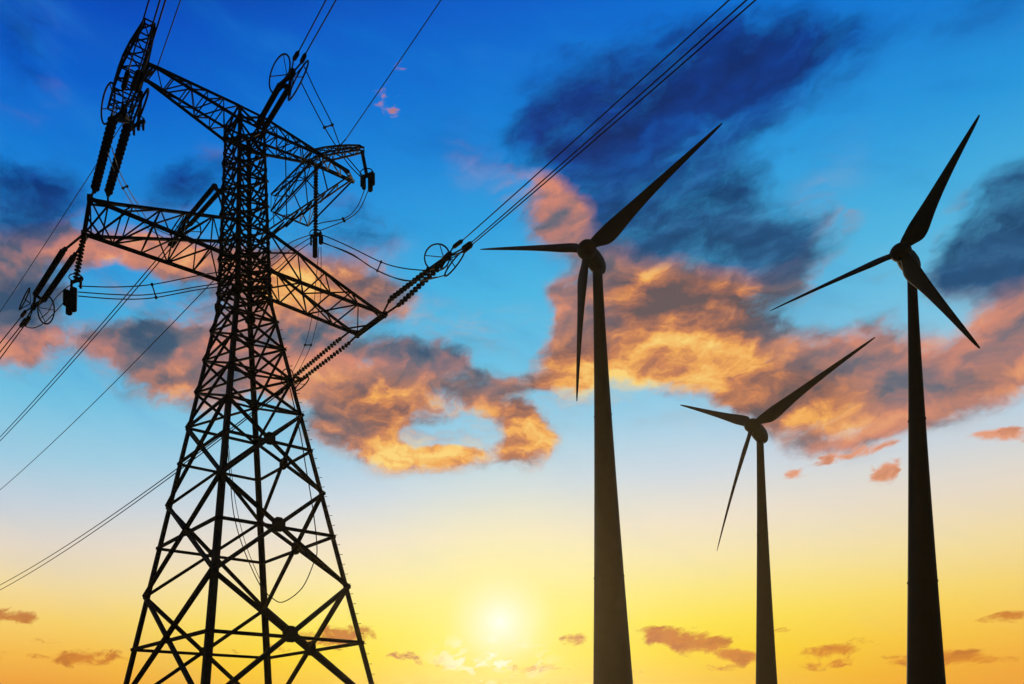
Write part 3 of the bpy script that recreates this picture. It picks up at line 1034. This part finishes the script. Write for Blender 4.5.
# hanging insulators that hold the jumpers clear
def pilot(label, top, pz, weights, r=0.26, discs=True):
    """string hung from top down to pixel row pz with clamp and counterweights"""
    t = thing('suspension_insulator', label, 'insulator', top, 'hanging jumper insulators')
    bot = Vector(pz)
    b = MB()
    if discs:
        ins_string(b, lerp(top, bot, 0.05), bot, r, int((top - bot).length / 0.33), 0.2)
    else:
        b.tube([top, bot], 0.17, 8)
    b.build('insulator_string', PORC, t)
    b = MB()
    b.bar(bot + Vector((-0.5, 0.3, -0.15)), bot + Vector((0.6, -0.35, -0.15)), 0.22)
    for sx in (-0.45, 0.5):
        b.bar(bot + Vector((sx, -sx * 0.6, 0)), bot + Vector((sx, -sx * 0.6, -1.0)), 0.2)
    pts = [bot + Vector((math.cos(a) * 0.6, math.sin(a) * 0.6, 0.1)) for a in [2 * math.pi * i / 16 for i in range(16)]]
    b.tube(pts, 0.05, 6, closed=True)
    b.build('clamp', PLATE, t)
    for ox, oy, z0, z1, w in weights:
        b = MB()
        P = bot + Vector((ox, oy, 0))
        b.lathe(P + Vector((0, 0, z0)), (0, 0, -1), [(0, w * 0.5), (0.08, w), (abs(z1 - z0) - 0.08, w), (abs(z1 - z0), w * 0.6)], 10)
        b.build('counterweight', PLATE, t)
    return bot


PT1 = lerp(TRN, TRF, 0.75)
yt = PT1.y
B1 = pilot('hanging insulator string below the right end of the upper crossarm', PT1, at_depth(315.5, 234, yt), [(-0.05, 0, -0.4, -2.5, 0.27), (0.55, -0.2, -0.3, -1.2, 0.24)])
B2 = pilot('short hanging rod with weights at the far right end of the jumper beam', JRN, at_depth(366.5, 174, JRN.y), [(-0.25, 0, -0.1, -1.5, 0.2), (0.35, 0, -0.2, -1.7, 0.24), (0.6, 0, 0.1, -1.1, 0.2)], discs=False)
B3 = pilot('hanging insulator string with weights at the left lower crossarm tip', LF, at_depth(76, 279, LF.y), [(-0.8, 0, -1.0, -2.4, 0.3), (-0.2, 0, -0.8, -2.9, 0.33), (-0.55, 0, -1.4, -3.2, 0.3)], 0.3)
JB = lerp(JLF, MBL, 0.4)
PTB = JB + UL * 0.75
B4 = pilot('short hanging bar under the left jumper beam beside the insulators', at_depth(141.5, 92, JB.y), at_depth(138.5, 122, JB.y), [(0, 0, -0.1, -0.8, 0.16)], discs=False)

# jumpers
ya, yb = Y1.y, B1.y
JA1 = jumper('top jumper cable between the hanging string and the right spoked rings', [(425, 270.5), (402, 268), (381, 262), (350, 247), (330, 238), (319, 234)], ya, yb)
jumper('middle jumper cable between the hanging string and the right spoked rings', [(437, 277), (412, 281), (395, 278), (371, 267), (350, 253), (320, 242)], ya, yb)
JA2 = jumper('lowest jumper cable between the hanging string and the right spoked rings', [(446, 275), (425, 280), (404, 280), (380, 272), (352, 255), (322, 242)], ya, yb)
JB1 = jumper('upper jumper cable curving from the hanging rod to the hanging string', [(364.5, 190), (357, 207), (345, 218), (321, 223), (316, 226)], B2.y, B1.y, 0.045)
JB2 = jumper('lower jumper cable curving from the hanging rod to the hanging string', [(368, 191), (359, 210), (346, 220), (327, 228), (318, 231)], B2.y, B1.y, 0.045)
JC1 = jumper('upper jumper cable from the rings above the pylon top down to the hanging rod', [(303, 64), (316, 92), (331, 122), (342, 150), (352, 163), (364, 177)], Y3.y, B2.y, 0.05)
JC2 = jumper('lower jumper cable from the rings above the pylon top down to the hanging rod', [(301, 82), (312, 104), (326, 130), (340, 152), (350, 166), (363, 179)], Y3.y, B2.y, 0.05)
JD1 = jumper('thin jumper cable left of its twin below the right crossarm', [(319, 247), (316, 280), (313, 311), (305, 345), (293, 371)], B1.y, Y5.y, 0.035)
JD2 = jumper('thin jumper cable right of its twin below the right crossarm', [(321, 247), (321, 280), (319, 311), (311, 345), (297, 374)], B1.y, Y5.y, 0.035)
for k_, (lab, pix) in enumerate((('uppermost jumper cable from the left hanging string through the pylon body', [(78, 286), (115, 287), (152, 284.5), (196, 276), (240, 268), (271, 259), (290, 243), (313, 234)]),
                                 ('middle jumper cable from the left hanging string through the pylon body', [(78, 292), (115, 294.5), (150, 294.5), (196, 287), (240, 279), (271, 266), (288, 252), (313, 236)]),
                                 ('lowest jumper cable from the left hanging string through the pylon body', [(78, 296), (117, 299), (152, 298), (196, 290), (240, 283), (273, 271), (290, 257), (313, 241)]))):
    JE = (JE if k_ else []) + [jumper(lab, pix, B3.y, B1.y, 0.045)]
jumper('small upper jumper loop from the left rings to the hanging weights', [(41, 318), (48, 312), (55, 299), (66, 288), (72, 285)], Y4.y, B3.y, 0.045)
jumper('small lower jumper loop from the left rings to the hanging weights', [(24, 326), (33, 328), (44, 323), (56, 311), (64, 302)], Y4.y, B3.y, 0.045)
JF1 = jumper('left jumper cable of the pair passing behind the left lower crossarm', [(107, 150), (114, 170), (124, 190), (135, 208), (148, 228), (168, 240)], Y2.y, Y6.y, 0.045)
JF2 = jumper('right jumper cable of the pair passing behind the left lower crossarm', [(112, 148), (119, 170), (129, 190), (139, 206), (152, 226), (172, 236)], Y2.y, Y6.y, 0.045)
jumper('long slack cable loop hanging inside the pylon legs', [(227, 440), (230, 476), (234, 515), (244, 550), (260, 585), (271, 597), (283, 602), (302, 588), (314, 562), (317, 548), (313, 510), (305, 462), (300, 432), (289, 384)], 68, 70.5, 0.05)
jumper('short slack cable beside the long loop inside the pylon legs', [(228, 440), (232, 476), (237, 510), (246, 545), (258, 575), (268, 595)], 68.4, 69.3, 0.035)



def spacer(label, c1, c2, at):
    """clamp bar that keeps two jumper cables apart"""
    def near(c):
        return min(c, key=lambda P: (project(P)[0] - at[0]) ** 2 + (project(P)[1] - at[1]) ** 2)
    p, q = near(c1), near(c2)
    b = MB()
    b.bar(p, q, 0.09)
    e = (q - p).normalized() * 0.12
    for P in (p, q):
        b.bar(P - e, P + e, 0.17)
    tag(origin(b.build('cable_spacer', PLATE), p), label, 'cable spacer', 'spacers between the jumper cables')


spacer('spacer bar on the jumper cables that lead to the right spoked rings', JA1, JA2, (380, 266))
spacer('spacer bar on the curved jumper pair under the hanging rod', JB1, JB2, (344, 219))
spacer('spacer bar on the slanting jumper pair right of the pylon top', JC1, JC2, (328, 126))
spacer('spacer bar on the thin jumper pair below the right crossarm', JD1, JD2, (307, 345))
spacer('spacer bar on the level jumper cables below the left lower crossarm', JE[0], JE[2], (154, 290))
spacer('spacer bar on the jumper pair above the left lower crossarm', JF1, JF2, (124, 187))

# ------------------------------------------------------------------ wind turbines
_ks = np.linspace(0, 1, 401)
_kc = np.interp(_ks, [0, 0.03, 0.07, 0.11, 0.15, 0.20, 0.27, 0.36, 0.48, 0.62, 0.78, 0.92, 0.985, 1.0], [0.40, 0.42, 0.62, 0.88, 1.0, 0.98, 0.84, 0.68, 0.53, 0.40, 0.28, 0.18, 0.11, 0.05])
_kw = np.hanning(31)
_kc = np.convolve(np.pad(_kc, 15, mode='edge'), _kw / _kw.sum(), mode='valid')


def chord_at(s):
    return float(np.interp(s, _ks, _kc))


def turbine(label, Yd, hub_px, tips, yaw, tilt, tower, chord, beta, nac, hub_r, twist=0.7):
    H = at_depth(*hub_px, Yd)
    yaw_, tilt_ = R(yaw), R(tilt)
    n = Vector((math.sin(yaw_) * math.cos(tilt_), math.cos(yaw_) * math.cos(tilt_), -math.sin(tilt_)))
    (tx, ty, tw, tdy), (bx, by, bw) = tower
    top = at_depth(tx, ty, Yd + tdy)
    low = at_depth(bx, by, Yd + tdy)
    rt = tw / 2 / FOC * top.y / math.hypot(1, top.x / top.y)
    rb = bw / 2 / FOC * low.y / math.hypot(1, low.x / low.y)
    k = (0 - low.z) / (top.z - low.z)
    base = low + (top - low) * k
    rbase = rt + (rb - rt) * (top.z / (top.z - low.z)) ** 1.32
    root = thing('wind_turbine', label, 'wind turbine', (base.x, base.y, 0), 'wind turbines against the sunset')
    b = MB()
    prof = []
    for i in range(25):
        s = i / 24
        prof.append((lerp(base, top, s), rt + (rbase - rt) * (1 - s) ** 1.32))
    b.tube([p for p, _ in prof], [r for _, r in prof], 40)
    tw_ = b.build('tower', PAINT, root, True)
    b = MB()
    b.lathe(base + Vector((0, 0, -0.3)), (0, 0, 1), [(0, rbase * 1.5), (0.6, rbase * 1.5), (0.62, rbase * 1.02)], 32)
    b.build('foundation', PLATE, tw_)
    for q in (0.34, 0.68):
        P = lerp(base, top, q)
        rr = rt + (rbase - rt) * (1 - q) ** 1.32
        b = MB()
        b.lathe(P, top - base, [(-0.09, rr), (-0.08, rr + 0.05), (0.08, rr + 0.05), (0.09, rr)], 40)
        b.build('flange', PLATE, tw_)
    # nacelle: lofted rounded box from behind the hub to its tail
    nyaw, L, hw, hh, drop, ndrop = nac
    nd = Vector((math.sin(R(nyaw)), math.cos(R(nyaw)), 0))
    sd_ = Vector((nd.y, -nd.x, 0))
    b = MB()
    rows, m = [], 20
    secs = [(-0.02, 0.30), (0.0, 0.52), (0.10, 0.72), (0.25, 0.9), (0.45, 1.0), (0.7, 0.98), (0.88, 0.84), (0.97, 0.6), (1.0, 0.3)]
    for s, q in secs:
        c = H + nd * (L * s) + Vector((0, 0, -drop - ndrop * s))
        row = []
        for j in range(m):
            a = 2 * math.pi * j / m
            ca, sa = math.cos(a), math.sin(a)
            e = 0.75
            row.append(c + sd_ * (math.copysign(abs(ca) ** e, ca) * hw * q) + Vector((0, 0, math.copysign(abs(sa) ** e, sa) * hh * q)))
        rows.append(row)
    vs = [p for r_ in rows for p in r_]
    fs = [tuple(range(m - 1, -1, -1)), tuple((len(rows) - 1) * m + j for j in range(m))]
    for i in range(len(rows) - 1):
        for j in range(m):
            k2 = (j + 1) % m
            fs.append((i * m + j, i * m + k2, (i + 1) * m + k2, (i + 1) * m + j))
    b.add(vs, fs)
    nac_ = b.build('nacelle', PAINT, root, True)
    P = H + nd * (L * 0.72) + Vector((0, 0, hh * 0.9 - drop - ndrop * 0.72))
    b = MB()
    b.tube([P, P + Vector((0, 0, hh * 0.55))], 0.05, 6)
    b.bar(P + Vector((0, 0, hh * 0.5)) - sd_ * 0.3, P + Vector((0, 0, hh * 0.5)) + sd_ * 0.3, 0.05)
    b.build('wind_sensor', PLATE, nac_)
    b = MB()
    pr = [(-1.25, 0.02), (-1.2, 0.25), (-1.05, 0.5), (-0.8, 0.74), (-0.45, 0.93), (0, 1.0), (0.45, 0.96), (0.8, 0.8)]
    b.lathe(H, n, [(a * hub_r, r_ * hub_r) for a, r_ in pr], 24)
    hub = b.build('hub', PAINT, root, True)
    for t in tips:
        d = ray(*t)
        o_ = Vector((0, 0, EYE))
        P = o_ + d * ((H - o_).dot(n) / d.dot(n))
        r = (P - H)
        LL = r.length
        r.normalize()
        tt = n.cross(r)
        b = MB()
        rows, m = [], 18
        for s in [0.0, 0.015, 0.03, 0.05, 0.07, 0.09, 0.11, 0.13, 0.15, 0.17, 0.19, 0.215, 0.245, 0.28, 0.33, 0.39, 0.46, 0.54, 0.62, 0.7, 0.78, 0.85, 0.91, 0.95, 0.975, 0.99, 1.0]:
            f = min(1, max(0, (s - 0.02) / 0.12))
            f = f * f * (3 - 2 * f)
            ta = max(0.0, (s - 0.14) / 0.86)
            c = chord * chord_at(s)
            th = chord * 0.36 * (1 - f) + (0.42 + 0.14 * min(1, ta * 1.6)) * c * f
            cb = R(beta - 14 * twist * ta)
            ch = tt * math.cos(cb) + n * math.sin(cb)
            nn = r.cross(ch)
            ax = 0.5 * (1 - f) + 0.30 * f
            ctr = H + r * (LL * s) - n * (0.012 * LL * math.sin(math.pi * s))
            row = []
            for j in range(m):
                a = 2 * math.pi * j / m
                u = 0.5 - 0.5 * math.cos(a)           # 0 leading, 1 trailing
                # aerofoil thickness fades to the circle at the root
                y_af = 1.0 * (1 - u) ** 0.9 * math.sqrt(max(u, 0)) * 1.55 * (1 if math.sin(a) >= 0 else -0.75)
                y = math.sin(a) * 0.5 * (1 - f) + 0.5 * y_af * f
                row.append(ctr + ch * ((u - ax) * c) + nn * (y * th))
            rows.append(row)
        vs = [p for r_ in rows for p in r_]
        fs = [tuple(range(m - 1, -1, -1)), tuple((len(rows) - 1) * m + j for j in range(m))]
        for i in range(len(rows) - 1):
            for j in range(m):
                k2 = (j + 1) % m
                fs.append((i * m + j, i * m + k2, (i + 1) * m + k2, (i + 1) * m + j))
        b.add(vs, fs)
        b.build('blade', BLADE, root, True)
    return root


turbine('wind turbine beside the pylon, with one blade stretched level to the left', 115, (586.5, 249.5), [(722, 123), (480, 249.5), (577, 401)], 42, 3,
        ((597.3, 268, 10.2, 3.0), (613, 684, 40)), 2.8, 38, (43, 6.4, 1.1, 1.32, 0.0, 0.57), 1.38)
turbine('biggest wind turbine, nearest the right edge, its blade pointing steeply up', 80, (900.5, 252), [(979, 115), (770, 311), (980, 348)], 55, 3,
        ((911.8, 272, 10.2, 2.2), (926, 684, 40)), 2.1, 45, (55, 4.55, 0.8, 0.97, 0.0, 0.34), 0.93)
turbine('smallest and lowest wind turbine, standing between the two taller ones', 185, (752.5, 425.5), [(875, 337), (680, 405), (717, 551)], 66, 7,
        ((760, 440, 7.4, 4.5), (766.5, 684, 22)), 3.2, 36, (48, 9.0, 1.4, 1.8, 0.0, 1.2), 1.7)

# ------------------------------------------------------------------ evening air
top = AIR_TOP
HAZE = True
if HAZE:
    hb = MB()
    x0, x1, y0, y1, z0, z1 = -4200, 4200, -4200, 4200, -14.0, top
    hb.add([(x0, y0, z0), (x1, y0, z0), (x1, y1, z0), (x0, y1, z0), (x0, y0, z1), (x1, y0, z1), (x1, y1, z1), (x0, y1, z1)],
           [(3, 2, 1, 0), (4, 5, 6, 7), (0, 1, 5, 4), (1, 2, 6, 5), (2, 3, 7, 6), (3, 0, 4, 7)])
    hm = bpy.data.materials.new('evening_haze')
    hm.use_nodes = True
    ht = hm.node_tree
    ht.nodes.remove(ht.nodes['Principled BSDF'])
    pv = ht.nodes.new('ShaderNodeVolumePrincipled')
    pv.inputs['Color'].default_value = (1.0, 0.78, 0.44, 1)
    pv.inputs['Density'].default_value = DENSITY
    pv.inputs['Anisotropy'].default_value = HG
    ht.links.new(pv.outputs[0], ht.nodes['Material Output'].inputs['Volume'])
    ho = hb.build('haze', hm)
    ho['kind'] = 'stuff'
